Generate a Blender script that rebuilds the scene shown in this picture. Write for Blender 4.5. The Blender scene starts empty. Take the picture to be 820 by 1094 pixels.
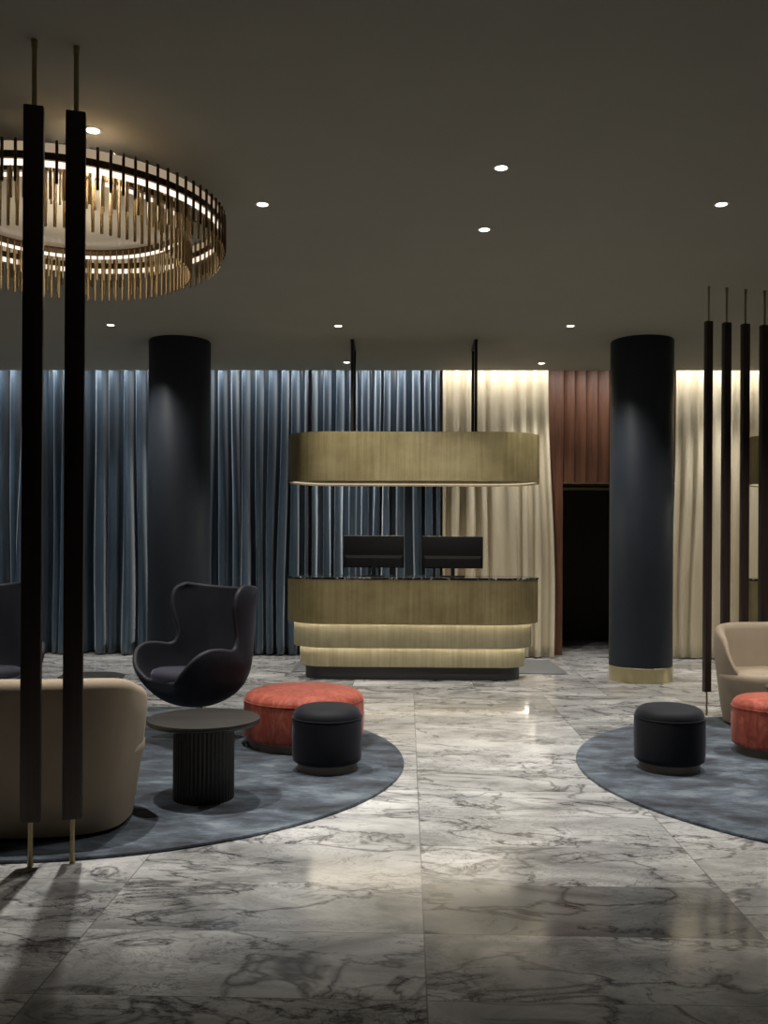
import bpy, bmesh, math, random
from math import sin, cos, pi, radians, atan, sqrt
from mathutils import Vector, Matrix
random.seed(7)
sc = bpy.context.scene
COL = sc.collection
CEIL = 3.47

# ------------------------------------------------------------------ materials
def mat(name, color=(.5, .5, .5), rough=.5, metal=0., **kw):
    m = bpy.data.materials.new(name); m.use_nodes = True
    b = m.node_tree.nodes['Principled BSDF']
    b.inputs['Base Color'].default_value = (*color, 1)
    b.inputs['Roughness'].default_value = rough
    b.inputs['Metallic'].default_value = metal
    for k, v in kw.items():
        k = k.replace('_', ' ')
        b.inputs[k].default_value = (*v, 1) if isinstance(v, tuple) else v
    return m

class NT:
    def __init__(s, m): s.t = m.node_tree; s.b = s.t.nodes['Principled BSDF']
    def n(s, typ, **kw):
        n = s.t.nodes.new(typ)
        for k, v in kw.items(): setattr(n, k, v)
        return n
    def l(s, a, b): s.t.links.new(a, b)
    def put(s, sock, v):
        if hasattr(v, 'is_output'): s.l(v, sock)
        else: sock.default_value = v
    def math(s, op, a, b=None, c=None, clamp=False):
        n = s.n('ShaderNodeMath', operation=op); n.use_clamp = clamp
        s.put(n.inputs[0], a)
        if b is not None: s.put(n.inputs[1], b)
        if c is not None: s.put(n.inputs[2], c)
        return n.outputs[0]
    def coords(s, kind='Object', scale=(1, 1, 1), rot=(0, 0, 0)):
        tc = s.n('ShaderNodeTexCoord'); mp = s.n('ShaderNodeMapping')
        mp.inputs['Scale'].default_value = scale; mp.inputs['Rotation'].default_value = rot
        s.l(tc.outputs[kind], mp.inputs['Vector']); return mp.outputs[0]
    def noise(s, vec, scale=5, detail=4, rough=.5, dist=0.):
        n = s.n('ShaderNodeTexNoise'); n.inputs['Scale'].default_value = scale
        n.inputs['Detail'].default_value = detail; n.inputs['Roughness'].default_value = rough
        n.inputs['Distortion'].default_value = dist; s.l(vec, n.inputs['Vector']); return n.outputs[0]
    def ramp(s, fac, stops):
        r = s.n('ShaderNodeValToRGB'); e = r.color_ramp.elements
        while len(e) < len(stops): e.new(.5)
        for el, (p, c) in zip(e, stops): el.position = p; el.color = (*c, 1) if len(c) == 3 else c
        s.l(fac, r.inputs[0]); return r.outputs[0]
    def mix(s, fac, a, b, mode='MIX'):
        n = s.n('ShaderNodeMix', data_type='RGBA', blend_type=mode)
        s.put(n.inputs[0], fac); s.put(n.inputs[6], a); s.put(n.inputs[7], b); return n.outputs[2]
    def bump(s, h, strength=.2, dist=.01):
        b = s.n('ShaderNodeBump'); b.inputs['Strength'].default_value = strength
        b.inputs['Distance'].default_value = dist; s.l(h, b.inputs['Height']); s.l(b.outputs[0], s.b.inputs['Normal'])
    def color(s, c): s.l(c, s.b.inputs['Base Color'])
    def rough(s, c): s.l(c, s.b.inputs['Roughness'])

def textured(name, c1, c2, rough, metal=0., scale=(8, 8, 8), nscale=1., detail=5, bump=0., bdist=.003, pos=(.3, .7), **kw):
    m = mat(name, c1, rough, metal, **kw); t = NT(m)
    v = t.coords('Object', scale); f = t.noise(v, nscale, detail, .6)
    t.color(t.ramp(f, [(pos[0], c1), (pos[1], c2)]))
    if bump: t.bump(f, bump, bdist)
    return m

def emit(name, color, strength):
    m = mat(name, (0, 0, 0), 1.)
    b = m.node_tree.nodes['Principled BSDF']
    b.inputs['Emission Color'].default_value = (*color, 1); b.inputs['Emission Strength'].default_value = strength
    return m

def marble_floor():
    m = mat('marble', (.6, .6, .6), .15); t = NT(m)
    g = t.n('ShaderNodeNewGeometry'); sp = t.n('ShaderNodeSeparateXYZ'); t.l(g.outputs['Position'], sp.inputs[0])
    ty = t.math('DIVIDE', t.math('SUBTRACT', sp.outputs[1], 3.675), .472)
    iy = t.math('FLOOR', ty); fy = t.math('FRACT', ty)
    off = t.math('MULTIPLY', t.math('GREATER_THAN', iy, 9.5), .5)
    tx = t.math('ADD', t.math('DIVIDE', t.math('SUBTRACT', sp.outputs[0], .065), 1.18), off)
    ix = t.math('FLOOR', tx); fx = t.math('FRACT', tx)
    cb = t.n('ShaderNodeCombineXYZ'); t.l(ix, cb.inputs[0]); t.l(iy, cb.inputs[1])
    wn = t.n('ShaderNodeTexWhiteNoise', noise_dimensions='3D'); t.l(cb.outputs[0], wn.inputs['Vector'])
    sc_ = t.n('ShaderNodeVectorMath', operation='SCALE'); t.l(wn.outputs['Color'], sc_.inputs[0]); sc_.inputs['Scale'].default_value = 23.
    ad = t.n('ShaderNodeVectorMath', operation='ADD'); t.l(g.outputs['Position'], ad.inputs[0]); t.l(sc_.outputs[0], ad.inputs[1])
    mp = t.n('ShaderNodeMapping'); mp.inputs['Rotation'].default_value = (0, 0, .5); mp.inputs['Scale'].default_value = (1., 1.9, 1.)
    t.l(ad.outputs[0], mp.inputs['Vector']); v = mp.outputs[0]
    def ridge(scale, dist, width, detail=5, r=.55):
        n = t.noise(v, scale, detail, r, dist)
        a = t.math('ABSOLUTE', t.math('SUBTRACT', n, .5))
        return t.math('SUBTRACT', 1., t.math('DIVIDE', a, width, clamp=True), clamp=True)
    v1 = t.math('POWER', ridge(1.3, .9, .03), 1.3)
    v2 = ridge(3.2, 1.2, .02, 7, .6)
    v3 = ridge(8., 1.5, .035, 8, .65)
    mask = t.ramp(t.noise(v, 1.1, 3, .5, .5), [(.4, (0, 0, 0)), (.62, (1, 1, 1))])
    mask2 = t.ramp(t.noise(v, 2.1, 3, .5, .2), [(.45, (0, 0, 0)), (.6, (1, 1, 1))])
    cloud = t.noise(v, 1.6, 6, .62, .8)
    base = t.ramp(cloud, [(.30, (.20, .203, .205)), (.5, (.45, .452, .448)), (.70, (.68, .68, .672))])
    vein = t.math('ADD', t.math('MULTIPLY', v1, .75), t.math('MULTIPLY', t.math('MULTIPLY', v2, mask2), .7))
    vein = t.math('ADD', vein, t.math('MULTIPLY', t.math('MULTIPLY', v3, mask), .55), clamp=True)
    c = t.mix(vein, base, (.075, .075, .078, 1))
    # tile to tile tone
    tone = t.math('ADD', t.math('MULTIPLY', wn.outputs['Value'], .3), .8)
    # the one conspicuously darker slab
    dk = t.math('MULTIPLY', t.math('COMPARE', ix, 0., .1), t.math('COMPARE', iy, -1., .1))
    tone = t.math('MULTIPLY', tone, t.math('SUBTRACT', 1., t.math('MULTIPLY', dk, .5)))
    c = t.mix(1., c, t.comb(tone), 'MULTIPLY')
    # joints
    jx = t.math('LESS_THAN', t.math('MINIMUM', fx, t.math('SUBTRACT', 1., fx)), .0022)
    jy = t.math('LESS_THAN', t.math('MINIMUM', fy, t.math('SUBTRACT', 1., fy)), .0042)
    j = t.math('MAXIMUM', jx, jy)
    c = t.mix(t.math('MULTIPLY', j, .7), c, (.12, .115, .11, 1))
    t.color(c)
    r = t.math('ADD', .06, t.math('MULTIPLY', wn.outputs['Value'], .11))
    t.rough(t.math('ADD', r, t.math('MULTIPLY', t.noise(v, 6, 3), .05)))
    t.b.inputs['Specular IOR Level'].default_value = .55
    return m
def _comb(s, v):
    n = s.n('ShaderNodeCombineColor')
    for i in range(3): s.l(v, n.inputs[i])
    return n.outputs[0]
NT.comb = _comb

M = {}
M['marble'] = marble_floor()
M['ceiling'] = textured('ceiling_paint', (.265, .252, .208), (.28, .267, .22), .9, scale=(2, 2, 2))
M['wall'] = mat('dark_wall', (.05, .04, .035), .8)
M['column'] = textured('column_lacquer', (.022, .028, .037), (.028, .034, .044), .5, scale=(1, 1, .4), nscale=3, Specular_IOR_Level=.18)
M['brass'] = textured('brass', (.46, .40, .23), (.56, .49, .30), .3, .9, scale=(20, 20, 2))
M['rodbrass'] = mat('rod_brass', (.36, .29, .17), .35, .9)
M['blackmetal'] = mat('black_metal', (.02, .018, .015), .4, .6)
M['plinth'] = mat('plinth_grey', (.045, .046, .05), .5, .2)
M['screen'] = mat('monitor_black', (.006, .006, .007), .6, Specular_IOR_Level=.2)
M['screenback'] = mat('monitor_back', (.008, .008, .009), .7, Specular_IOR_Level=.15)
M['counter'] = None
def bronze(name, a, b, c, rough=.42):
    m = mat(name, a, rough, .4); t = NT(m)
    v = t.coords('Object', (34, 34, 1.1)); f = t.noise(v, 1., 6, .65)
    v2 = t.coords('Object', (2.2, 2.2, 2.6)); f2 = t.noise(v2, 1., 5, .6)
    f3 = t.math('ADD', t.math('MULTIPLY', f, .45), t.math('MULTIPLY', f2, .55))
    t.color(t.ramp(f3, [(.36, a), (.5, b), (.64, c)]))
    t.rough(t.math('ADD', t.math('MULTIPLY', f, .2), rough - .1))
    return m
M['bronze'] = bronze('patinated_brass', (.19, .150, .068), (.27, .22, .105), (.36, .305, .16))
M['bronze_pale'] = bronze('pale_brass', (.26, .23, .14), (.35, .315, .20), (.44, .40, .26))
def counter_mat():
    m = mat('black_marble', (.02, .02, .02), .12); t = NT(m)
    v = t.coords('Object', (1, 1, 1)); n = t.noise(v, 3, 6, .6, 1.5)
    a = t.math('ABSOLUTE', t.math('SUBTRACT', n, .5))
    t.color(t.ramp(a, [(0., (.4, .4, .39)), (.006, (.2, .2, .2)), (.012, (.012, .012, .013))])); return m
M['counter'] = counter_mat()
def velvet(name, dark, lite, sheen, rough=.75, sheenc=(1, 1, 1)):
    m = mat(name, lite, rough); t = NT(m)
    v = t.coords('Object', (1.4, 1.4, .5)); f = t.noise(v, 3., 6, .65)
    t.color(t.ramp(f, [(.3, dark), (.7, lite)]))
    t.b.inputs['Sheen Weight'].default_value = sheen; t.b.inputs['Sheen Roughness'].default_value = .35
    t.b.inputs['Sheen Tint'].default_value = (*sheenc, 1)
    t.b.inputs['Specular IOR Level'].default_value = .8 if name == 'blue_velvet' else .25
    v2 = t.coords('Object', (1, 1, 1)); t.bump(t.noise(v2, 260, 2), .12, .002)
    return m
M['blue'] = velvet('blue_velvet', (.023, .044, .070), (.042, .075, .115), 1., .36, (.85, .93, 1.))
M['cream'] = velvet('cream_linen', (.49, .43, .315), (.55, .495, .37), .1, .85)
M['chair'] = velvet('charcoal_wool', (.010, .0105, .016), (.016, .017, .025), .25, .8, (.6, .68, .9))
M['chaircush'] = velvet('cushion_wool', (.042, .043, .060), (.056, .057, .078), .4, .8, (.6, .6, .9))
M['piping'] = mat('piping', (.022, .022, .032), .6)
M['sofa'] = velvet('beige_fabric', (.32, .255, .185), (.37, .30, .222), .12, .75)
M['blackvel'] = velvet('black_velvet', (.007, .008, .011), (.010, .011, .016), .22, .7, (.6, .6, .8))
def coral_mat():
    m = velvet('coral_velvet', (.42, .075, .045), (.58, .13, .075), .35, .6, (1., .6, .55)); t = NT(m)
    v = t.coords('Object', (6, 6, 2.2)); f = t.noise(v, 2.2, 6, .7, 1.2)
    t.color(t.ramp(f, [(.35, (.26, .055, .035)), (.5, (.40, .092, .062)), (.66, (.52, .16, .11))])); return m
M['coral'] = coral_mat()
M['stoolbase'] = mat('stool_base_bronze', (.16, .13, .10), .35, .6)
def rug_mat():
    m = mat('rug', (.05, .06, .08), .95); t = NT(m)
    v = t.coords('Object', (1.1, 2.0, 1)); f = t.noise(v, 2.3, 9, .7, .3)
    v2 = t.coords('Object', (6, 60, 1)); f2 = t.noise(v2, 2., 3)
    f3 = t.math('ADD', t.math('MULTIPLY', f, .8), t.math('MULTIPLY', f2, .2))
    t.color(t.ramp(f3, [(.38, (.028, .030, .036)), (.47, (.056, .066, .082)), (.54, (.092, .116, .145)), (.63, (.18, .21, .235))]))
    v3 = t.coords('Object', (1, 1, 1)); t.bump(t.noise(v3, 220, 3), .5, .006)
    t.b.inputs['Sheen Weight'].default_value = .15; t.b.inputs['Specular IOR Level'].default_value = .1
    return m
M['rug'] = rug_mat()
def wood(name, a, b, scale=(14, 14, .7), rough=.45):
    m = mat(name, a, rough); t = NT(m)
    v = t.coords('Object', scale); f = t.noise(v, 2., 7, .65, .5)
    t.color(t.ramp(f, [(.35, a), (.65, b)])); t.bump(f, .08, .002); return m
M['redwood'] = wood('reddish_wood', (.062, .021, .009), (.125, .048, .020), rough=.5)
M['barwood'] = wood('bar_wood', (.020, .011, .009), (.038, .021, .017))
M['tablewood'] = wood('table_wood', (.020, .018, .016), (.036, .032, .028), scale=(1.5, 14, 1.5), rough=.38)
M['flutewood'] = wood('fluted_wood', (.016, .014, .012), (.03, .026, .022), rough=.4)
M['mat'] = textured('grey_mat', (.10, .105, .11), (.13, .135, .14), .5, scale=(30, 30, 30))
M['matedge'] = mat('mat_edge', (.35, .35, .34), .35, .7)
M['led'] = emit('led', (1., .87, .72), 1.25)
M['glow'] = emit('glow', (1., .76, .52), .32)
M['led_desk'] = emit('led_desk', (1., .88, .72), 14.0)
M['led_soft'] = emit('led_soft', (1., .88, .72), .65)
M['led_cove'] = emit('led_cove', (1., .95, .9), 6.)
M['lens'] = emit('lamp_lens', (1., .93, .82), 7.)
M['ivory'] = mat('lamp_trim', (.55, .53, .46), .5)
M['glassrod'] = mat('amber_glass', (.42, .31, .17), .22, .25, Transmission_Weight=.5, IOR=1.3)
M['bronzebar'] = mat('bronze_bar', (.10, .065, .035), .3, .7)
M['discwhite'] = mat('disc', (.45, .42, .36), .28, .2)
M['alu'] = mat('aluminium', (.6, .6, .6), .25, 1.)

# ------------------------------------------------------------------ helpers
def mesh_obj(name, bm, m, parent=None, smooth=40, loc=None):
    bmesh.ops.recalc_face_normals(bm, faces=bm.faces)
    me = bpy.data.meshes.new(name); bm.to_mesh(me); bm.free()
    o = bpy.data.objects.new(name, me); COL.objects.link(o)
    if m: me.materials.append(m)
    if smooth:
        a = radians(smooth)
        for p in me.polygons: p.use_smooth = True
        b2 = bmesh.new(); b2.from_mesh(me)
        for e in b2.edges:
            if len(e.link_faces) == 2 and e.calc_face_angle(0) > a: e.smooth = False
        b2.to_mesh(me); b2.free()
    if parent: o.parent = parent
    if loc: o.location = loc
    return o
def tag(o, label, cat, group=None):
    o['label'] = label; o['category'] = cat
    if group: o['group'] = group
    return o
def thing(name, label, cat, loc=(0, 0, 0), rz=0, group=None):
    o = bpy.data.objects.new(name, None); COL.objects.link(o); o.empty_display_size = .1
    o.location = loc; o.rotation_euler = (0, 0, rz); return tag(o, label, cat, group)
def struct(o): o['kind'] = 'structure'; return o
def dup(root, loc, rz, label, group=None):
    r = root.copy(); COL.objects.link(r); r.location = loc; r.rotation_euler = (0, 0, rz); r['label'] = label
    if group: r['group'] = group
    for ch in list(root.children):
        c = ch.copy(); COL.objects.link(c); c.parent = r
        for g in list(ch.children):
            d = g.copy(); COL.objects.link(d); d.parent = c
    return r
def box(bm, x0, x1, y0, y1, z0, z1, bev=0, seg=2):
    r = bmesh.ops.create_cube(bm, size=1)
    vs = r['verts']
    bmesh.ops.scale(bm, vec=(x1 - x0, y1 - y0, z1 - z0), verts=vs)
    bmesh.ops.translate(bm, vec=((x0 + x1) / 2, (y0 + y1) / 2, (z0 + z1) / 2), verts=vs)
    if bev:
        es = list({e for v in vs for e in v.link_edges})
        bmesh.ops.bevel(bm, geom=es, offset=bev, segments=seg, affect='EDGES', profile=.5)
def lathe(bm, prof, n=64, cx=0, cy=0):
    rings = []
    for r, z in prof:
        if r < 1e-6: rings.append([bm.verts.new((cx, cy, z))])
        else: rings.append([bm.verts.new((cx + r * cos(2 * pi * k / n), cy + r * sin(2 * pi * k / n), z)) for k in range(n)])
    for a, b in zip(rings, rings[1:]):
        for k in range(n):
            k2 = (k + 1) % n
            if len(a) == 1 and len(b) == 1: continue
            if len(a) == 1: bm.faces.new((a[0], b[k], b[k2]))
            elif len(b) == 1: bm.faces.new((a[k], a[k2], b[0]))
            else: bm.faces.new((a[k], a[k2], b[k2], b[k]))
def tube(bm, pts, r, n=8, closed=False):
    pts = [Vector(p) for p in pts]; rings = []; N = len(pts); up = None
    for i, p in enumerate(pts):
        if closed: t = (pts[(i + 1) % N] - pts[i - 1]).normalized()
        else: t = (pts[min(i + 1, N - 1)] - pts[max(i - 1, 0)]).normalized()
        if up is None:
            up = Vector((0, 0, 1)) if abs(t.z) < .9 else Vector((1, 0, 0))
        s = t.cross(up).normalized(); up = s.cross(t).normalized()
        rings.append([bm.verts.new(p + (s * cos(2 * pi * k / n) + up * sin(2 * pi * k / n)) * r) for k in range(n)])
    pr = list(zip(rings, rings[1:])) + ([(rings[-1], rings[0])] if closed else [])
    for a, b in pr:
        for k in range(n): bm.faces.new((a[k], a[(k + 1) % n], b[(k + 1) % n], b[k]))
    if not closed:
        bm.faces.new(rings[0]); bm.faces.new(rings[-1][::-1])
def loft(bm, loops, cap0=True, cap1=True):
    R = [[bm.verts.new(p) for p in lp] for lp in loops]; n = len(R[0])
    for a, b in zip(R, R[1:]):
        for k in range(n): bm.faces.new((a[k], a[(k + 1) % n], b[(k + 1) % n], b[k]))
    if cap0: bm.faces.new(R[0][::-1])
    if cap1: bm.faces.new(R[-1])
    return R
def stadium(hx, hy, z, n=20):
    """plan outline: straight front/back, rounded ends"""
    pts = []; c = hx - hy
    for k in range(n + 1):
        a = -pi / 2 + pi * k / n; pts.append((c + hy * cos(a), hy * sin(a), z))
    for k in range(n + 1):
        a = pi / 2 + pi * k / n; pts.append((-c + hy * cos(a), hy * sin(a), z))
    return pts
def sellipse(a, b, n, p=2.6, z=0, cy=0):
    out = []
    for k in range(n):
        t = 2 * pi * k / n; c, s = cos(t), sin(t)
        out.append((a * math.copysign(abs(c) ** (2 / p), c), cy + b * math.copysign(abs(s) ** (2 / p), s), z))
    return out
def subsurf(o, lv=2):
    m = o.modifiers.new('Subdivision', 'SUBSURF'); m.levels = lv; m.render_levels = lv
def point_light(parent, kind, loc, power, color, **kw):
    d = bpy.data.lights.new('lamp', kind); d.energy = power; d.color = color
    for k, v in kw.items(): setattr(d, k, v)
    o = bpy.data.objects.new('lamp', d); COL.objects.link(o); o.location = loc
    if parent: o.parent = parent
    return o

# ------------------------------------------------------------------ room shell
X0, X1, Y0, Y1 = -6.2, 6.2, -2.6, 11.75
EDGE = 11.03
bm = bmesh.new(); box(bm, X0 - .2, X1 + .2, Y0 - .2, 14.2, -.12, 0)
struct(mesh_obj('floor', bm, M['marble'], smooth=0))
bm = bmesh.new(); box(bm, X0 - .2, X1 + .2, Y0 - .2, EDGE, CEIL, CEIL + .14)
struct(mesh_obj('ceiling', bm, M['ceiling'], smooth=0))
bm = bmesh.new(); box(bm, X0 - .2, X1 + .2, EDGE - .1, 14.2, 4.0, 4.12); box(bm, X0 - .2, X1 + .2, EDGE - .1, EDGE, CEIL + .14, 4.0)
struct(mesh_obj('trim_1', bm, M['ceiling'], smooth=0))       # the curtain recess above the ceiling edge
for nm, b in (('wall_left', (X0 - .2, X0, Y0, 14, 0, 4)), ('wall_right', (X1, X1 + .2, Y0, 14, 0, 4)), ('wall_front', (X0, X1, Y0 - .2, Y0, 0, 4))):
    bm = bmesh.new(); box(bm, *b); struct(mesh_obj(nm, bm, M['wall'], smooth=0))
DX0, DX1, DZ = 1.945, 3.20, 2.15
bm = bmesh.new()
box(bm, X0, DX0, Y1, Y1 + .15, 0, 4); box(bm, DX1, X1, Y1, Y1 + .15, 0, 4); box(bm, DX0, DX1, Y1, Y1 + .15, DZ, 4)
struct(mesh_obj('wall_back', bm, M['redwood'], smooth=0))
bm = bmesh.new()
box(bm, DX0 - .2, DX0, Y1 + .15, 13.4, 0, 2.6); box(bm, DX1, DX1 + .2, Y1 + .15, 13.4, 0, 2.6)
box(bm, DX0 - .2, DX1 + .2, 13.4, 13.55, 0, 2.6); box(bm, DX0 - .2, DX1 + .2, Y1 + .15, 13.55, 2.6, 2.7)
struct(mesh_obj('wall_passage', bm, mat('passage', (.018, .014, .011), .7), smooth=0))

# fluted wood over the doorway, the flat jamb beside it, and the rail below
bm = bmesh.new()
px = DX0; W = .142; yb = 11.62
top, bot = 3.95, DZ + .02
while px < 3.42:
    prof = []
    for k in range(9):
        u = k / 8; prof.append((px + W * u, yb - .012 - .045 * sin(pi * min(1, u * .62 + .0)) ** 1.0 * 1.))
    prof.append((px + W - .001, yb - .012))
    va = [bm.verts.new((x, y, bot)) for x, y in prof]; vb = [bm.verts.new((x, y, top)) for x, y in prof]
    for k in range(len(prof) - 1): bm.faces.new((va[k], va[k + 1], vb[k + 1], vb[k]))
    bk = [bm.verts.new(p) for p in ((px, yb + .02, bot), (px + W - .001, yb + .02, bot), (px + W - .001, yb + .02, top), (px, yb + .02, top))]
    bm.faces.new(bk); bm.faces.new([va[0]] + [vb[0]] + [bk[3], bk[0]]); bm.faces.new([va[-1], bk[1], bk[2], vb[-1]])
    bm.faces.new([*va, bk[1], bk[0]]); bm.faces.new([*vb[::-1], bk[3], bk[2]])
    px += W
struct(mesh_obj('trim_2', bm, M['redwood'], smooth=30))
bm = bmesh.new(); box(bm, 1.70, DX0, 11.55, Y1 - .001, 0, 3.95, .004)
struct(mesh_obj('trim_3', bm, M['redwood'], smooth=0))
bm = bmesh.new(); box(bm, DX0, 3.42, 11.56, 11.60, DZ + .0, DZ + .018)
struct(mesh_obj('trim_4', bm, M['rodbrass'], smooth=0))
bm = bmesh.new(); box(bm, DX0, 3.20, 11.62, Y1 - .001, DZ - .07, DZ - .045)
struct(mesh_obj('trim_5', bm, M['rodbrass'], smooth=0))

# ------------------------------------------------------------------ cove light
t = thing('cove_light', 'long warm strip light hidden above the curtains behind the ceiling edge', 'light', (0, EDGE + .06, 3.66))
bm = bmesh.new(); box(bm, X0 + .1, X1 - .1, -.055, .0, -.02, .03, .003); mesh_obj('profile', bm, M['alu'], t, 0)
bm = bmesh.new(); box(bm, X0 + .1, X1 - .1, -.05, -.005, -.03, -.0205); mesh_obj('diffuser', bm, M['led_cove'], t, 0)
a = point_light(t, 'AREA', (0, .01, -.035), 88, (1., .97, .93), shape='RECTANGLE', size=12.2, size_y=.04, spread=radians(150))
a.rotation_euler = (radians(14), 0, 0)

# ------------------------------------------------------------------ curtains
def curtain(name, xt0, xt1, xb0, xb1, period, amp, m, label, seed, omega=.34, yc=11.33, ztop=3.9, sharp=1.7):
    rnd = random.Random(seed)
    L = xt1 - xt0; nf = max(2, round(L / period))
    # irregular fold widths, drifting from top to bottom
    A = [(j + rnd.uniform(-.22, .22) * (0 < j < nf)) / nf for j in range(nf + 1)]
    B = [A[j] + rnd.uniform(-.30, .30) * (0 < j < nf) / nf for j in range(nf + 1)]
    A = sorted(A); B = sorted(B)
    aA = [rnd.uniform(.6, .95) for _ in range(nf + 1)]; aB = [rnd.choice((rnd.uniform(.35, .7), rnd.uniform(.8, 1.25))) for _ in range(nf + 1)]
    per = 14; rows = 26; bm = bmesh.new(); R = []
    for i in range(rows + 1):
        v = i / rows; z = .015 + (ztop - .015) * v; s = min(1, max(0, (v - .05) / .88)); s = s * s * (3 - 2 * s)
        row = []
        for k in range(nf * per + 1):
            f = k / per; j = min(int(f), nf - 1); u = f - j
            pa = A[j] + (A[j + 1] - A[j]) * u; pb = B[j] + (B[j + 1] - B[j]) * u
            am = (aB[j] * (1 - u) + aB[j + 1] * u) * (1 - s) + (aA[j] * (1 - u) + aA[j + 1] * u) * s
            x = (xb0 + (xb1 - xb0) * pb) * (1 - s) + (xt0 + (xt1 - xt0) * pa) * s
            ph = 2 * pi * u
            wv = .012 * sin(z * 1.7 + seed + j * 1.3)
            x += omega * period * .5 * sin(2 * ph) * am * (.5 + .5 * (1 - s)) + wv * (1 - s)
            y = yc - amp * am * (2 * (.5 + .5 * cos(ph)) ** sharp - 1) - amp * .15 * am * cos(2 * ph + j)
            row.append(bm.verts.new((x, y, z)))
        R.append(row)
    for a, b in zip(R, R[1:]):
        for k in range(len(a) - 1): bm.faces.new((a[k], a[k + 1], b[k + 1], b[k]))
    o = mesh_obj(name, bm, m, None, 180)
    sm = o.modifiers.new('Thickness', 'SOLIDIFY'); sm.thickness = .004
    h = bmesh.new()   # hem stitched along the bottom
    return tag(o, label, 'curtain')
curtain('curtain', -5.6, -2.98, -5.6, -2.98, .17, .155, M['blue'], 'blue velvet curtain on the left, from the picture edge to behind the left column', 3)
curtain('curtain', -2.93, -1.225, -2.93, -1.225, .155, .155, M['blue'], 'blue velvet curtain between the left column and the reception desk', 11)
curtain('curtain', -1.175, .385, -1.175, .40, .155, .155, M['blue'], 'blue velvet curtain hanging directly behind the reception desk', 5)
curtain('curtain', .42, 1.70, .44, 1.80, .17, .06, M['cream'], 'cream curtain beside the blue one, behind the right end of the desk', 21, .15, 11.27, sharp=1.)
curtain('curtain', 3.25, 5.6, 3.22, 5.6, .17, .06, M['cream'], 'cream curtain to the right of the right column behind the hanging bars', 9, .15, 11.27, sharp=1.)

# ------------------------------------------------------------------ columns
for cx, cy, lab in ((-2.372, 9.48, 'dark round column standing behind the wing chair at left'), (2.394, 9.475, 'dark round column with brass foot at right of the doorway')):
    t = thing('column', lab, 'column', (cx, cy, 0), 0, 'round columns')
    bm = bmesh.new(); lathe(bm, [(0, .15), (.316, .15), (.316, CEIL - .012), (.308, CEIL - .002), (0, CEIL - .002)], 96); mesh_obj('shaft', bm, M['column'], t)
    bm = bmesh.new(); lathe(bm, [(0, .0), (.318, .0), (.319, .004), (.319, .148), (.317, .15), (0, .15)], 96); mesh_obj('brass_collar', bm, M['brass'], t)

# ------------------------------------------------------------------ downlights
def downlight(x, y, label, power, size=105, aim=None):
    t = thing('downlight', label, 'light', (x, y, CEIL), 0, 'recessed downlights')
    bm = bmesh.new(); lathe(bm, [(.034, -.0005), (.034, -.004), (.040, -.006), (.046, -.003), (.047, -.0005)], 32)
    mesh_obj('trim_ring', bm, M['ivory'], t)
    bm = bmesh.new(); lathe(bm, [(0, -.0035), (.033, -.0035), (.033, -.0008), (0, -.0008)], 32); mesh_obj('lens', bm, M['lens'], t)
    l = point_light(t, 'SPOT', (0, 0, -.012), power, (1., .955, .885), spot_size=radians(size), spot_blend=.8, shadow_soft_size=.028)
    if aim:
        d = Vector(aim) - Vector((x, y, CEIL - .012)); l.rotation_euler = d.to_track_quat('-Z', 'Y').to_euler()
    return t
DL = [(.512, 5.136, 'recessed downlight, front one of the two above the aisle centre', 230),
      (.502, 6.133, 'recessed downlight, rear one of the two above the aisle centre', 270),
      (-.909, 5.666, 'recessed downlight just right of the chandelier', 230),
      (1.92, 5.698, 'recessed downlight nearest the hanging bars on the right', 230),
      (-1.616, 4.646, 'recessed downlight glowing above the chandelier between bar and ceiling', 340),
      (-2.863, 8.753, 'recessed downlight in front of the left column', 110),
      (-.675, 8.80, 'recessed downlight in front of the desk between column and pendant', 150),
      (1.546, 8.807, 'recessed downlight between pendant and right column', 150),
      (-.71, 10.543, 'recessed downlight beside the left pendant pole near the blue curtain', 110),
      (1.53, 10.595, 'recessed downlight by the wood panelled wall near the cream curtain', 135)]
AIM = {1: (.05, 9.1, .85)}
for k, (x, y, lab, p) in enumerate(DL): downlight(x, y, lab, p, aim=AIM.get(k), size={0: 88, 1: 58, 2: 92, 3: 92}.get(k, 105))
for x, y, p in ((-2.95, 10.55, 110), (3.84, 10.6, 130), (-5.1, 10.5, 110), (3.77, 8.8, 130), (-5.1, 8.8, 120), (3.35, 6.1, 230), (-3.6, 5.7, 200), (4.5, 5.2, 150)):
    lab = 'recessed downlight outside the view, completing the ceiling rows'
    if x == -2.95: lab = 'recessed downlight hidden behind the left column near the curtain'
    if x == 3.84: lab = 'recessed downlight behind the hanging bars near the right cream curtain'
    downlight(x, y, lab, p)

# ------------------------------------------------------------------ rugs
def rug(x, y, r, label):
    bm = bmesh.new(); lathe(bm, [(0, .001), (r, .001), (r + .004, .006), (r, .014), (r - .01, .016), (0, .016)], 160)
    o = mesh_obj('rug', bm, M['rug'], None, 50, (x, y, 0)); tag(o, label, 'rug', 'round rugs'); return o
RZ = .016
rug(-1.88, 5.69, 1.862, 'round mottled blue grey rug under the left seating group')
rug(2.86, 5.58, 1.80, 'round mottled blue grey rug under the right seating group')

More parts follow.
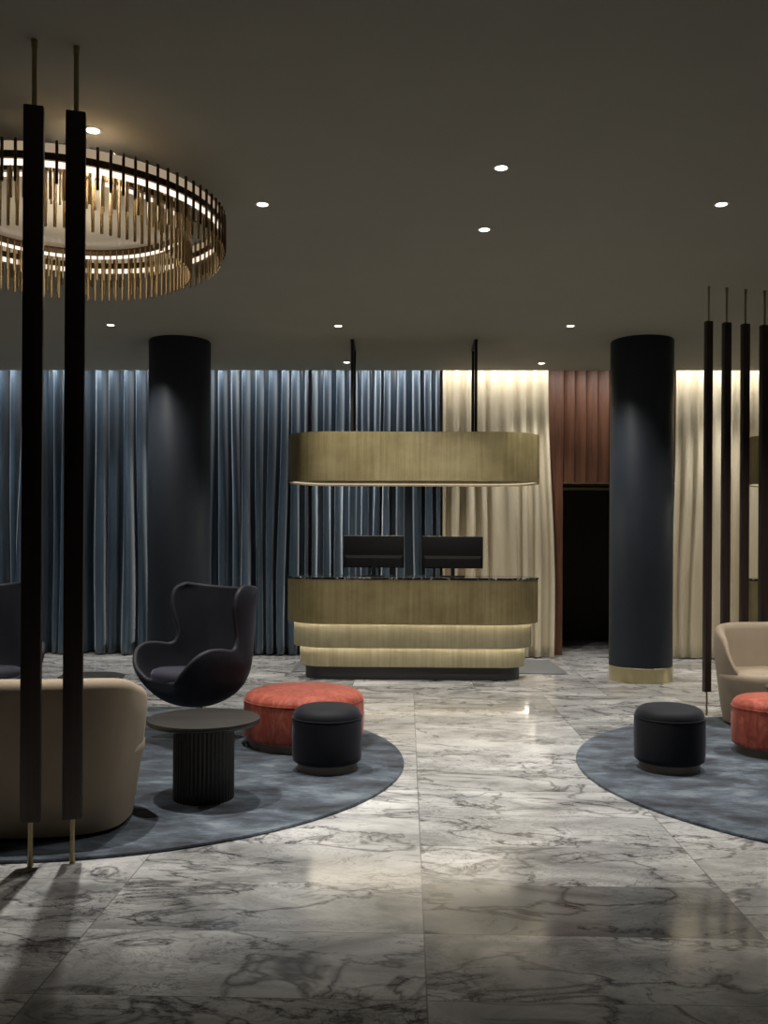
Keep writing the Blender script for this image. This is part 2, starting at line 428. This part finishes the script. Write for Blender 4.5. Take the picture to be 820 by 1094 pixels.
# ------------------------------------------------------------------ reception desk + pendant
def desk(cx, cy, label, seed=0):
    t = thing('reception_desk', label, 'desk', (cx, cy, 0))
    def tier(name, hx, hy, z0, z1, m, bev=.004):
        bm = bmesh.new(); loft(bm, [stadium(hx - bev, hy - bev, z0, 28), stadium(hx, hy, z0 + bev, 28), stadium(hx, hy, z1 - bev, 28), stadium(hx - bev, hy - bev, z1, 28)])
        return mesh_obj(name, bm, m, t, 35)
    tier('plinth', 1.105, .20 + .015, 0, .135, M['plinth'])
    tier('lower_tier', 1.165, .285, .135, .326, M['bronze_pale'])
    tier('lower_neck', 1.12, .24, .326, .334, M['plinth'], .001)
    tier('middle_tier', 1.228, .35, .334, .572, M['bronze_pale'])
    tier('middle_neck', 1.16, .28, .572, .582, M['plinth'], .001)
    tier('upper_tier', 1.293, .42, .582, 1.02, M['bronze'])
    tier('countertop', 1.298, .425, 1.022, 1.042, M['counter'], .003)
    def strip(hx, hy, z):
        bm = bmesh.new(); A = stadium(hx, hy, z, 28); B = stadium(hx - .02, hy - .02, z, 28); C = stadium(hx - .02, hy - .02, z + .001, 28); D = stadium(hx, hy, z + .001, 28)
        R = [[bm.verts.new(p) for p in q] for q in (A, B, C, D)]; n = len(A)
        for i in range(4):
            a, b = R[i], R[(i + 1) % 4]
            for k in range(n): bm.faces.new((a[k], a[(k + 1) % n], b[(k + 1) % n], b[k]))
        mesh_obj('light_strip', bm, M['led_desk'], t, 0)
    strip(1.270, .395, .5805); strip(1.207, .329, .3325)
    return t
desk(.055, 9.53, 'stepped oval brass reception desk with dark counter at the centre of the hall')
desk(4.80, 9.53, 'second brass reception desk glimpsed between the hanging bars on the right')

def pendant(cx, cy, label):
    t = thing('pendant_light', label, 'light', (cx, cy, 0))
    z0, z1 = 2.005, 2.493; hx, hy = 1.295, .43
    L = [stadium(hx, hy, z0, 32), stadium(hx, hy, z1, 32), stadium(hx - .015, hy - .015, z1, 32), stadium(hx - .015, hy - .015, z0, 32)]
    bm = bmesh.new(); R = loft(bm, L, False, False)
    for k in range(len(L[0])):
        n = len(L[0]); bm.faces.new((R[3][k], R[3][(k + 1) % n], R[0][(k + 1) % n], R[0][k]))
    mesh_obj('brass_shade', bm, M['bronze'], t, 35)
    bm = bmesh.new(); loft(bm, [stadium(hx - .016, hy - .016, 2.06, 32), stadium(hx - .016, hy - .016, 2.08, 32)])
    mesh_obj('inner_panel', bm, mat('pendant_inner', (.35, .31, .22), .6), t, 0)
    L = [stadium(hx - .016, hy - .016, z0 + .018, 32), stadium(hx - .016, hy - .016, z0 + .026, 32), stadium(hx - .030, hy - .030, z0 + .026, 32), stadium(hx - .030, hy - .030, z0 + .018, 32)]
    bm = bmesh.new(); R = loft(bm, L, False, False); n = len(L[0])
    for k in range(n): bm.faces.new((R[3][k], R[3][(k + 1) % n], R[0][(k + 1) % n], R[0][k]))
    mesh_obj('light_strip', bm, M['led_soft'], t, 0)
    for px in (-.635, .63):
        f = bm = bmesh.new()
        y0, y1 = -.16, .31
        box(bm, px - .017, px + .017, y0, y1, CEIL - .03, CEIL - .001, .002)
        fr = mesh_obj('suspension_bracket', bm, M['blackmetal'], t, 0)
        for yy in (y0, y1):
            bm = bmesh.new(); box(bm, px - .014, px + .014, yy - .014 + (.014 if yy == y0 else -.014), yy + .014 + (.014 if yy == y0 else -.014), 2.08, CEIL - .03, .003)
            mesh_obj('pole', bm, M['blackmetal'], fr, 0)
    a = point_light(t, 'AREA', (0, 0, 2.05), 14, (1., .87, .68), shape='RECTANGLE', size=2.1, size_y=.5)
    return t
pendant(.06, 9.53, 'long oval brass pendant hanging above the central reception desk')
pendant(4.80, 9.53, 'second oval brass pendant glimpsed between the hanging bars on the right')

def monitor(cx, cy, zb, label):
    t = thing('monitor', label, 'monitor', (cx, cy, 1.042), 0, 'computer monitors on the desk')
    w = .313; z0, z1 = zb[0] - 1.042, zb[1] - 1.042
    bm = bmesh.new(); box(bm, -w, w, -.004, .012, z0, z1, .004); mesh_obj('screen', bm, M['screenback'], t, 30)
    bm = bmesh.new()   # thicker electronics housing low on the back
    loft(bm, [[(-w * .97, -.004, z0 + .004), (w * .97, -.004, z0 + .004), (w * .97, -.004, z0 + .13), (-w * .97, -.004, z0 + .13)],
              [(-w * .93, -.022, z0 + .01), (w * .93, -.022, z0 + .01), (w * .90, -.022, z0 + .10), (-w * .90, -.022, z0 + .10)]])
    mesh_obj('rear_housing', bm, M['screen'], t, 20)
    bm = bmesh.new(); box(bm, -w - .001, w + .001, -.003, .013, z1, z1 + .006, .001); mesh_obj('top_edge', bm, M['matedge'], t, 0)['label'] = 'thin pale top edge'
    bm = bmesh.new(); box(bm, -.021, .021, -.045, -.033, .008, z0 + .09, .003); mesh_obj('stand', bm, M['screen'], t, 0)
    bm = bmesh.new(); box(bm, -.12, .12, -.11, .09, .0005, .009, .003); mesh_obj('foot', bm, M['screen'], t, 0)
    return t
monitor(-.348, 9.53, (1.131, 1.459), 'black monitor seen from behind, standing before the blue curtain on the desk')
monitor(.47, 9.53, (1.128, 1.457), 'black monitor seen from behind, standing where blue curtain meets cream')

bm = bmesh.new(); box(bm, -1.21, 1.68, 9.80, 10.97, .0005, .010, .002)
fm = mesh_obj('floor_mat', bm, M['mat'], None, 0); tag(fm, 'flat grey mat on the marble behind the reception desk', 'mat')
bm = bmesh.new(); box(bm, 1.68, 1.71, 9.80, 10.97, .0005, .012, .002)
mesh_obj('edge_strip', bm, M['matedge'], fm, 0)
bm = bmesh.new(); box(bm, -1.24, -1.21, 9.80, 10.97, .0005, .012, .002); mesh_obj('edge_strip', bm, M['matedge'], fm, 0)

# ------------------------------------------------------------------ hanging bars
def bar(x, y, rz, label, group, proto=None):
    t = thing('hanging_bar', label, 'bar', (x, y, 0), rz, group)
    bm = bmesh.new(); box(bm, -.04, .04, -.03, .03, .19, 3.185, .004); mesh_obj('wooden_bar', bm, M['barwood'], t, 30)
    for z0, z1 in ((3.185, CEIL - .001), (0, .19)):
        bm = bmesh.new(); lathe(bm, [(0, z0), (.0105, z0), (.0105, z1), (0, z1)], 20); mesh_obj('brass_rod', bm, M['rodbrass'], t)
    bm = bmesh.new(); lathe(bm, [(0, 0.0), (.0125, 0.0), (.0125, .035), (0, .035)], 20); mesh_obj('foot_cap', bm, M['rodbrass'], t)
    bm = bmesh.new(); lathe(bm, [(0, CEIL - .04), (.0135, CEIL - .04), (.0135, CEIL - .001), (0, CEIL - .001)], 20); mesh_obj('ceiling_cap', bm, M['rodbrass'], t)
    return t
RB = radians(16)
b0 = bar(-1.575, 3.812, RB, 'dark wooden bar in the left foreground, left one of the pair', 'left row of hanging bars')
dup(b0, (-1.417, 3.866, 0), RB, 'dark wooden bar in the left foreground, right one of the pair', 'left row of hanging bars')
for x, y, lab, s in ((2.425, 7.485, 'slim dark wooden bar beside the right column, outermost left of its row', .72),
                     (2.585, 7.53, 'dark wooden bar second from left in the right row', .79),
                     (2.752, 7.575, 'dark wooden bar third from left in the right row', .77),
                     (2.925, 7.62, 'dark wooden bar at the right picture edge rising behind the sofa', .85)):
    b = dup(b0, (x, y, 0), RB, lab, 'right row of hanging bars'); b.scale = (s, s, 1)

# ------------------------------------------------------------------ chandelier
H0 = 1.35
ch = thing('chandelier', 'two tier round chandelier of hanging golden rods behind the left bars', 'chandelier', (-1.655 * 1.2, 4.385 * 1.2, H0))
def band(parent, name, r, z0, z1, th, m):
    bm = bmesh.new(); n = 128
    L = [[(rr * cos(2 * pi * k / n), rr * sin(2 * pi * k / n), z) for k in range(n)] for rr, z in ((r, z0), (r, z1), (r - th, z1), (r - th, z0))]
    R = loft(bm, L, False, False)
    for k in range(n): bm.faces.new((R[3][k], R[3][(k + 1) % n], R[0][(k + 1) % n], R[0][k]))
    return mesh_obj(name, bm, m, parent, 35)
def rods(parent, name, r, n, z0, z1, rad, m, flat=False, off=0.):
    bm = bmesh.new()
    if flat: box(bm, -rad * .5, rad * .5, -rad, rad, z0, z1, .001)
    else: lathe(bm, [(0, z0), (rad * .8, z0), (rad, z0 + .003), (rad, z1 - .003), (rad * .8, z1), (0, z1)], 10)
    o = mesh_obj(name, bm, m, parent, 40)
    for k in range(n):
        c = o if k == 0 else o.copy()
        if k: COL.objects.link(c); c.parent = parent
        a = 2 * pi * (k + off) / n; c.location = (r * cos(a), r * sin(a), 0); c.rotation_euler = (0, 0, a)
outer = band(ch, 'outer_ring', .745, 1.555, 1.585, .012, M['bronzebar'])
inner = band(ch, 'inner_ring', .575, 1.575, 1.605, .012, M['bronzebar'])
rods(outer, 'bronze_bar', .757, 90, 1.455, 1.63, .0065, M['bronzebar'])
rods(outer, 'glass_rod', .730, 90, 1.40, 1.63, .007, M['glassrod'], off=.5)
rods(inner, 'glass_rod', .592, 98, 1.335, 1.64, .0075, M['glassrod'])
rods(inner, 'bronze_bar', .560, 98, 1.44, 1.60, .005, M['rodbrass'], off=.5)
band(outer, 'light_strip', .738, 1.528, 1.553, .004, M['led'])
band(outer, 'diffuser', .742, 1.588, 1.624, .004, M['glow'])['label'] = 'pale glowing band above the dark hoop'
band(inner, 'diffuser', .560, 1.607, 1.634, .004, M['glow'])['label'] = 'pale glowing band above the dark hoop'
bm = bmesh.new(); lathe(bm, [(0, 1.6125), (.548, 1.6125), (.548, 1.618), (0, 1.618)], 96); mesh_obj('disc_light_block', bm, M['screen'], ch)  # unseen dark lid, added to stop light bouncing off the disc to the ceiling
band(inner, 'light_strip', .562, 1.553, 1.570, .004, M['led'])
bm = bmesh.new(); lathe(bm, [(0, 1.60), (.545, 1.60), (.545, 1.612), (0, 1.612)], 96); mesh_obj('centre_disc', bm, M['discwhite'], ch)
for k in range(3):
    a = 2 * pi * k / 3 + .3
    bm = bmesh.new(); box(bm, 0, .74, -.008, .008, 1.6185, 1.626, .001)
    s = mesh_obj('spoke', bm, M['bronzebar'], ch, 0); s.rotation_euler = (0, 0, a)
for k in range(3):
    a = 2 * pi * k / 3 + .3
    bm = bmesh.new(); tube(bm, [(.7 * cos(a), .7 * sin(a), 1.62), (.7 * cos(a), .7 * sin(a), 2.118 / 1.2)], .0012, 6); mesh_obj('suspension_wire', bm, M['rodbrass'], ch)
ch.scale = (1.2, 1.2, 1.2)
point_light(ch, 'POINT', (0, 0, 1.38), 10, (1., .84, .62), shadow_soft_size=.25)

# ------------------------------------------------------------------ stools
def stool(x, y, r, h, m, name, label, cat, group=None):
    t = thing(name, label, cat, (x, y, RZ), 0, group)
    bm = bmesh.new(); rb = r - .03
    lathe(bm, [(0, 0), (rb, 0), (rb, .05), (0, .05)], 72); mesh_obj('base_ring', bm, M['stoolbase'], t)
    bm = bmesh.new(); e = .03
    prof = [(0, .05), (r - .02, .05), (r - .004, .062), (r, .085), (r + .002, h * .55), (r, h - .075), (r - .001, h - .062)]
    for k in range(0, 16):
        a = pi / 2 * k / 16; prof.append(((r - .004) * cos(a) ** .36, h - .055 + .068 * sin(a)))
    prof.append((0, h + .017)); lathe(bm, prof, 80)
    mesh_obj('upholstery', bm, m, t, 60)
    bm = bmesh.new(); n = 80; rr = r + .0005
    tube(bm, [(rr * cos(2 * pi * k / n), rr * sin(2 * pi * k / n), h - .058) for k in range(n)], .0024, 6, True)
    mesh_obj('seam', bm, m, t)
    return t
stool(-.475, 5.49, .208, .372, M['blackvel'], 'stool', 'small round black velvet stool in front of the big coral pouf, left rug', 'stool', 'black stools')
stool(1.590, 5.595, .208, .372, M['blackvel'], 'stool', 'small round black velvet stool standing on the right rug', 'stool', 'black stools')
stool(-.695, 6.215, .405, .362, M['coral'], 'pouf', 'wide round coral velvet pouf behind the black stool on the left rug', 'pouf')
stool(2.40, 6.06, .262, .360, M['coral'], 'pouf', 'coral velvet pouf at the right picture edge before the beige sofa', 'pouf')

# ------------------------------------------------------------------ tables
def fluted_table(x, y, r, h, rb, label, name='side_table', group=None):
    t = thing(name, label, 'table', (x, y, RZ), 0, group); h -= RZ
    th = .03
    bm = bmesh.new(); lathe(bm, [(0, h - th), (r - .012, h - th), (r - .002, h - th + .008), (r, h - .012), (r - .004, h - .002), (r - .012, h), (0, h)], 96)
    mesh_obj('table_top', bm, M['tablewood'], t, 40)
    nf = 44; n = nf * 6; bm = bmesh.new(); L = []
    for z in (0, h - th):
        L.append([((rb - .006 * abs(cos(nf * pi * k / n)) ** 3) * cos(2 * pi * k / n), (rb - .006 * abs(cos(nf * pi * k / n)) ** 3) * sin(2 * pi * k / n), z) for k in range(n)])
    loft(bm, L); mesh_obj('fluted_base', bm, M['flutewood'], t, 50)
    return t
fluted_table(-1.072, 4.835, .297, .44, .160, 'round dark wooden table with fluted drum base on the left rug')
def small_table(x, y, r, h, label):
    t = thing('side_table', label, 'table', (x, y, RZ), 0, 'small side tables'); h -= RZ
    bm = bmesh.new(); lathe(bm, [(0, h - .02), (r - .012, h - .02), (r, h - .008), (r - .004, h), (0, h)], 72); mesh_obj('table_top', bm, M['tablewood'], t, 40)
    bm = bmesh.new(); lathe(bm, [(0, .01), (.02, .01), (.02, h - .02), (0, h - .02)], 24); mesh_obj('stem', bm, M['blackmetal'], t)
    bm = bmesh.new(); lathe(bm, [(0, 0), (.15, 0), (.15, .006), (.02, .012), (0, .012)], 48); mesh_obj('foot', bm, M['blackmetal'], t)
small_table(-2.36, 6.82, .24, .37, 'small round dark table just visible above the back of the left sofa')
small_table(2.725, 6.44, .225, .385, 'small round dark table at the right picture edge before the sofa seat')

# ------------------------------------------------------------------ sofas
def sofa(x, y, rz, label):
    t = thing('sofa', label, 'sofa', (x, y, RZ), rz, 'beige sofas')
    A, B = .75, .365; P = 3.0
    # seat and base, one soft block
    bm = bmesh.new(); L = []
    for z, s in ((.012, .85), (.04, .88), (.15, .92), (.28, .95), (.355, .975), (.385, .975), (.402, .955), (.41, .92)):
        L.append(sellipse(A * s, B * (s - .03), 72, P, z, .03))
    L.append(sellipse(A * .6, B * .55, 72, 2.4, .418, .03)); loft(bm, L)
    mesh_obj('seat', bm, M['sofa'], t, 60)
    bm = bmesh.new(); loft(bm, [sellipse(A * .82, B * .78, 60, P, 0, .02), sellipse(A * .82, B * .78, 60, P, .012, .02)]); mesh_obj('plinth', bm, M['blackmetal'], t)
    # wrap-around back: sweep a section round the plan curve
    bm = bmesh.new(); N = 56; rows = []
    for i in range(N + 1):
        u = -1 + 2 * i / N; th = -pi / 2 + u * radians(118)
        c, s = cos(th), sin(th)
        dx = math.copysign(abs(c) ** (2 / P), c); dy = math.copysign(abs(s) ** (2 / P), s)
        yy = B * dy
        # height of the rim: full across the back, sloping down along the arms
        q0 = min(1, max(0, (yy + .34) / .36)); q = min(1, max(0, (yy - .06) / .22)); q = q * q * (3 - 2 * q)
        h = .755 - q0 * q0 * .08 - q * .30
        n = Vector((dx * B, dy * A, 0)).normalized() if True else None
        def pt(sc, z, inset): return Vector((A * sc * dx, B * sc * dy, z)) - Vector((n.x, n.y, 0)) * inset
        def so(z): return .90 + .10 * min(1, z / .55) ** .8
        T = .12 - .06 * q0 - .03 * q
        sec = []
        zl = .02
        for k in range(7):
            z = zl + (h - .05 - zl) * k / 6; sec.append(pt(so(z), z, 0))
        for k in range(1, 8):
            a = pi * k / 8; sec.append(pt(so(h), h - .05 + .05 * sin(a), T / 2 - T / 2 * cos(a)))
        for k in range(5):
            z = h - .05 + (min(.30, h - .08) - h + .05) * k / 4; sec.append(pt(so(h) - .02 * k / 4, z, T))
        rows.append([bm.verts.new(p) for p in sec])
    m_ = len(rows[0])
    for a, b in zip(rows, rows[1:]):
        for k in range(m_): bm.faces.new((a[k], a[(k + 1) % m_], b[(k + 1) % m_], b[k]))
    bm.faces.new(rows[0][::-1]); bm.faces.new(rows[-1])
    mesh_obj('backrest', bm, M['sofa'], t, 60)
    return t
sofa(-2.02, 4.385, 0, 'beige tub sofa seen from behind, left foreground behind the two bars').scale = (1, 1, .965)
sofa(3.11, 7.03, pi, 'beige tub sofa facing the viewer at the right picture edge')

# ------------------------------------------------------------------ egg chairs
def cat_rom(P, u):
    n = len(P) - 1; f = u * n; i = min(int(f), n - 1); t = f - i
    g = lambda k: Vector(P[min(max(k, 0), n)])
    a, b, c, d = g(i - 1), g(i), g(i + 1), g(i + 2)
    return .5 * ((2 * b) + (-a + c) * t + (2 * a - 5 * b + 4 * c - d) * t * t + (-a + 3 * b - 3 * c + d) * t ** 3)
CEN = [(0, .31, .41), (0, .285, .335), (0, .21, .27), (0, .08, .238), (0, -.06, .243), (0, -.20, .295), (0, -.295, .40), (0, -.33, .55), (0, -.35, .72), (0, -.355, .88), (0, -.36, .98), (0, -.36, 1.02)]
RIM = [(.17, .325, .42), (.265, .34, .495), (.335, .295, .59), (.36, .21, .635), (.36, .11, .635), (.35, .01, .62), (.335, -.04, .645), (.33, -.06, .72), (.338, -.035, .83), (.352, -.02, .94), (.352, -.05, 1.02), (.33, -.12, 1.055)]
def wing_chair(x, y, rz, label):
    t = thing('wing_chair', label, 'chair', (x, y, RZ), rz, 'charcoal wing chairs')
    NV, NU = 44, 14
    def S(u, v):
        c = cat_rom(CEN, v); r = cat_rom(RIM, v); a = abs(u) * pi / 2
        k = 1 - cos(a)
        p = Vector((math.copysign(r.x * sin(a) ** .85, u), c.y + (r.y - c.y) * k, c.z + (r.z - c.z) * k))
        return p
    bm = bmesh.new(); G = []
    for i in range(NV + 1): G.append([bm.verts.new(S(-1 + j / NU, i / NV)) for j in range(2 * NU + 1)])
    for a, b in zip(G, G[1:]):
        for j in range(2 * NU): bm.faces.new((a[j], a[j + 1], b[j + 1], b[j]))
    # round off the seat front lip
    o = mesh_obj('shell', bm, M['chair'], t, 180)
    sm = o.modifiers.new('Thickness', 'SOLIDIFY'); sm.thickness = .034; sm.offset = 0
    bv = o.modifiers.new('Edge', 'BEVEL'); bv.width = .014; bv.segments = 3; bv.limit_method = 'ANGLE'; bv.angle_limit = radians(50)
    rim = [S(1, i / NV) for i in range(NV + 1)] + [S(1 - 2 * j / (2 * NU), 1) for j in range(1, 2 * NU)] + [S(-1, 1 - i / NV) for i in range(NV + 1)] + [S(-1 + 2 * j / (2 * NU), 0) for j in range(1, 2 * NU)]
    bm = bmesh.new(); tube(bm, rim, .0175, 8, True); mesh_obj('piping', bm, M['piping'], t, 180)
    # seat cushion
    bm = bmesh.new(); L = []
    for z, s in ((.33, .80), (.36, .93), (.395, 1.0), (.43, 1.0), (.455, .95), (.47, .80), (.478, .5), (.48, .2)):
        L.append([(px * s, .10 + py * s, z + .015 + .07 * (py * s)) for px, py, _ in sellipse(.25, .235, 48, 2.3)])
    loft(bm, L); mesh_obj('seat_cushion', bm, M['chaircush'], t, 60)
    bm = bmesh.new(); lathe(bm, [(0, .035), (.024, .035), (.022, .21), (.06, .222), (.06, .235), (0, .235)], 32); mesh_obj('pedestal', bm, M['alu'], t)
    for k in range(4):
        a = pi / 4 + k * pi / 2; bm = bmesh.new()
        loft(bm, [[(.0, -.028, .012), (.0, .028, .012), (.0, .028, .045), (.0, -.028, .045)], [(.33, -.014, .0), (.33, .014, .0), (.33, .014, .012), (.33, -.014, .012)]])
        lg = mesh_obj('leg', bm, M['alu'], t, 0); lg.rotation_euler = (0, 0, a)
    return t
wing_chair(-1.44, 6.36, radians(140), 'charcoal high backed wing chair behind the round fluted table')
wing_chair(-2.98, 6.33, radians(220), 'charcoal wing chair cut off by the left picture edge')

# ------------------------------------------------------------------ world, camera, output look
w = bpy.data.worlds.new('World'); sc.world = w; w.use_nodes = True
w.node_tree.nodes['Background'].inputs[0].default_value = (.9, .9, 1., 1); w.node_tree.nodes['Background'].inputs[1].default_value = .02
cam = bpy.data.cameras.new('Camera'); co = bpy.data.objects.new('Camera', cam); COL.objects.link(co)
cam.sensor_fit = 'VERTICAL'; cam.sensor_height = 24; cam.lens = 980 / 1094 * 24
cam.shift_y = (584 - 547) / 1094
co.location = (0, 0, 1.35)
YAW = atan(25 / 980)
co.matrix_world = Matrix.Translation((0, 0, 1.35)) @ Matrix.Rotation(YAW, 4, 'Z') @ Matrix.Rotation(pi / 2, 4, 'X') @ Matrix.Rotation(radians(.3), 4, 'Z')
sc.camera = co
sc.view_settings.view_transform = 'Standard'; sc.view_settings.look = 'None'
sc.view_settings.exposure = .12; sc.view_settings.gamma = 1; sc.view_settings.use_curve_mapping = False
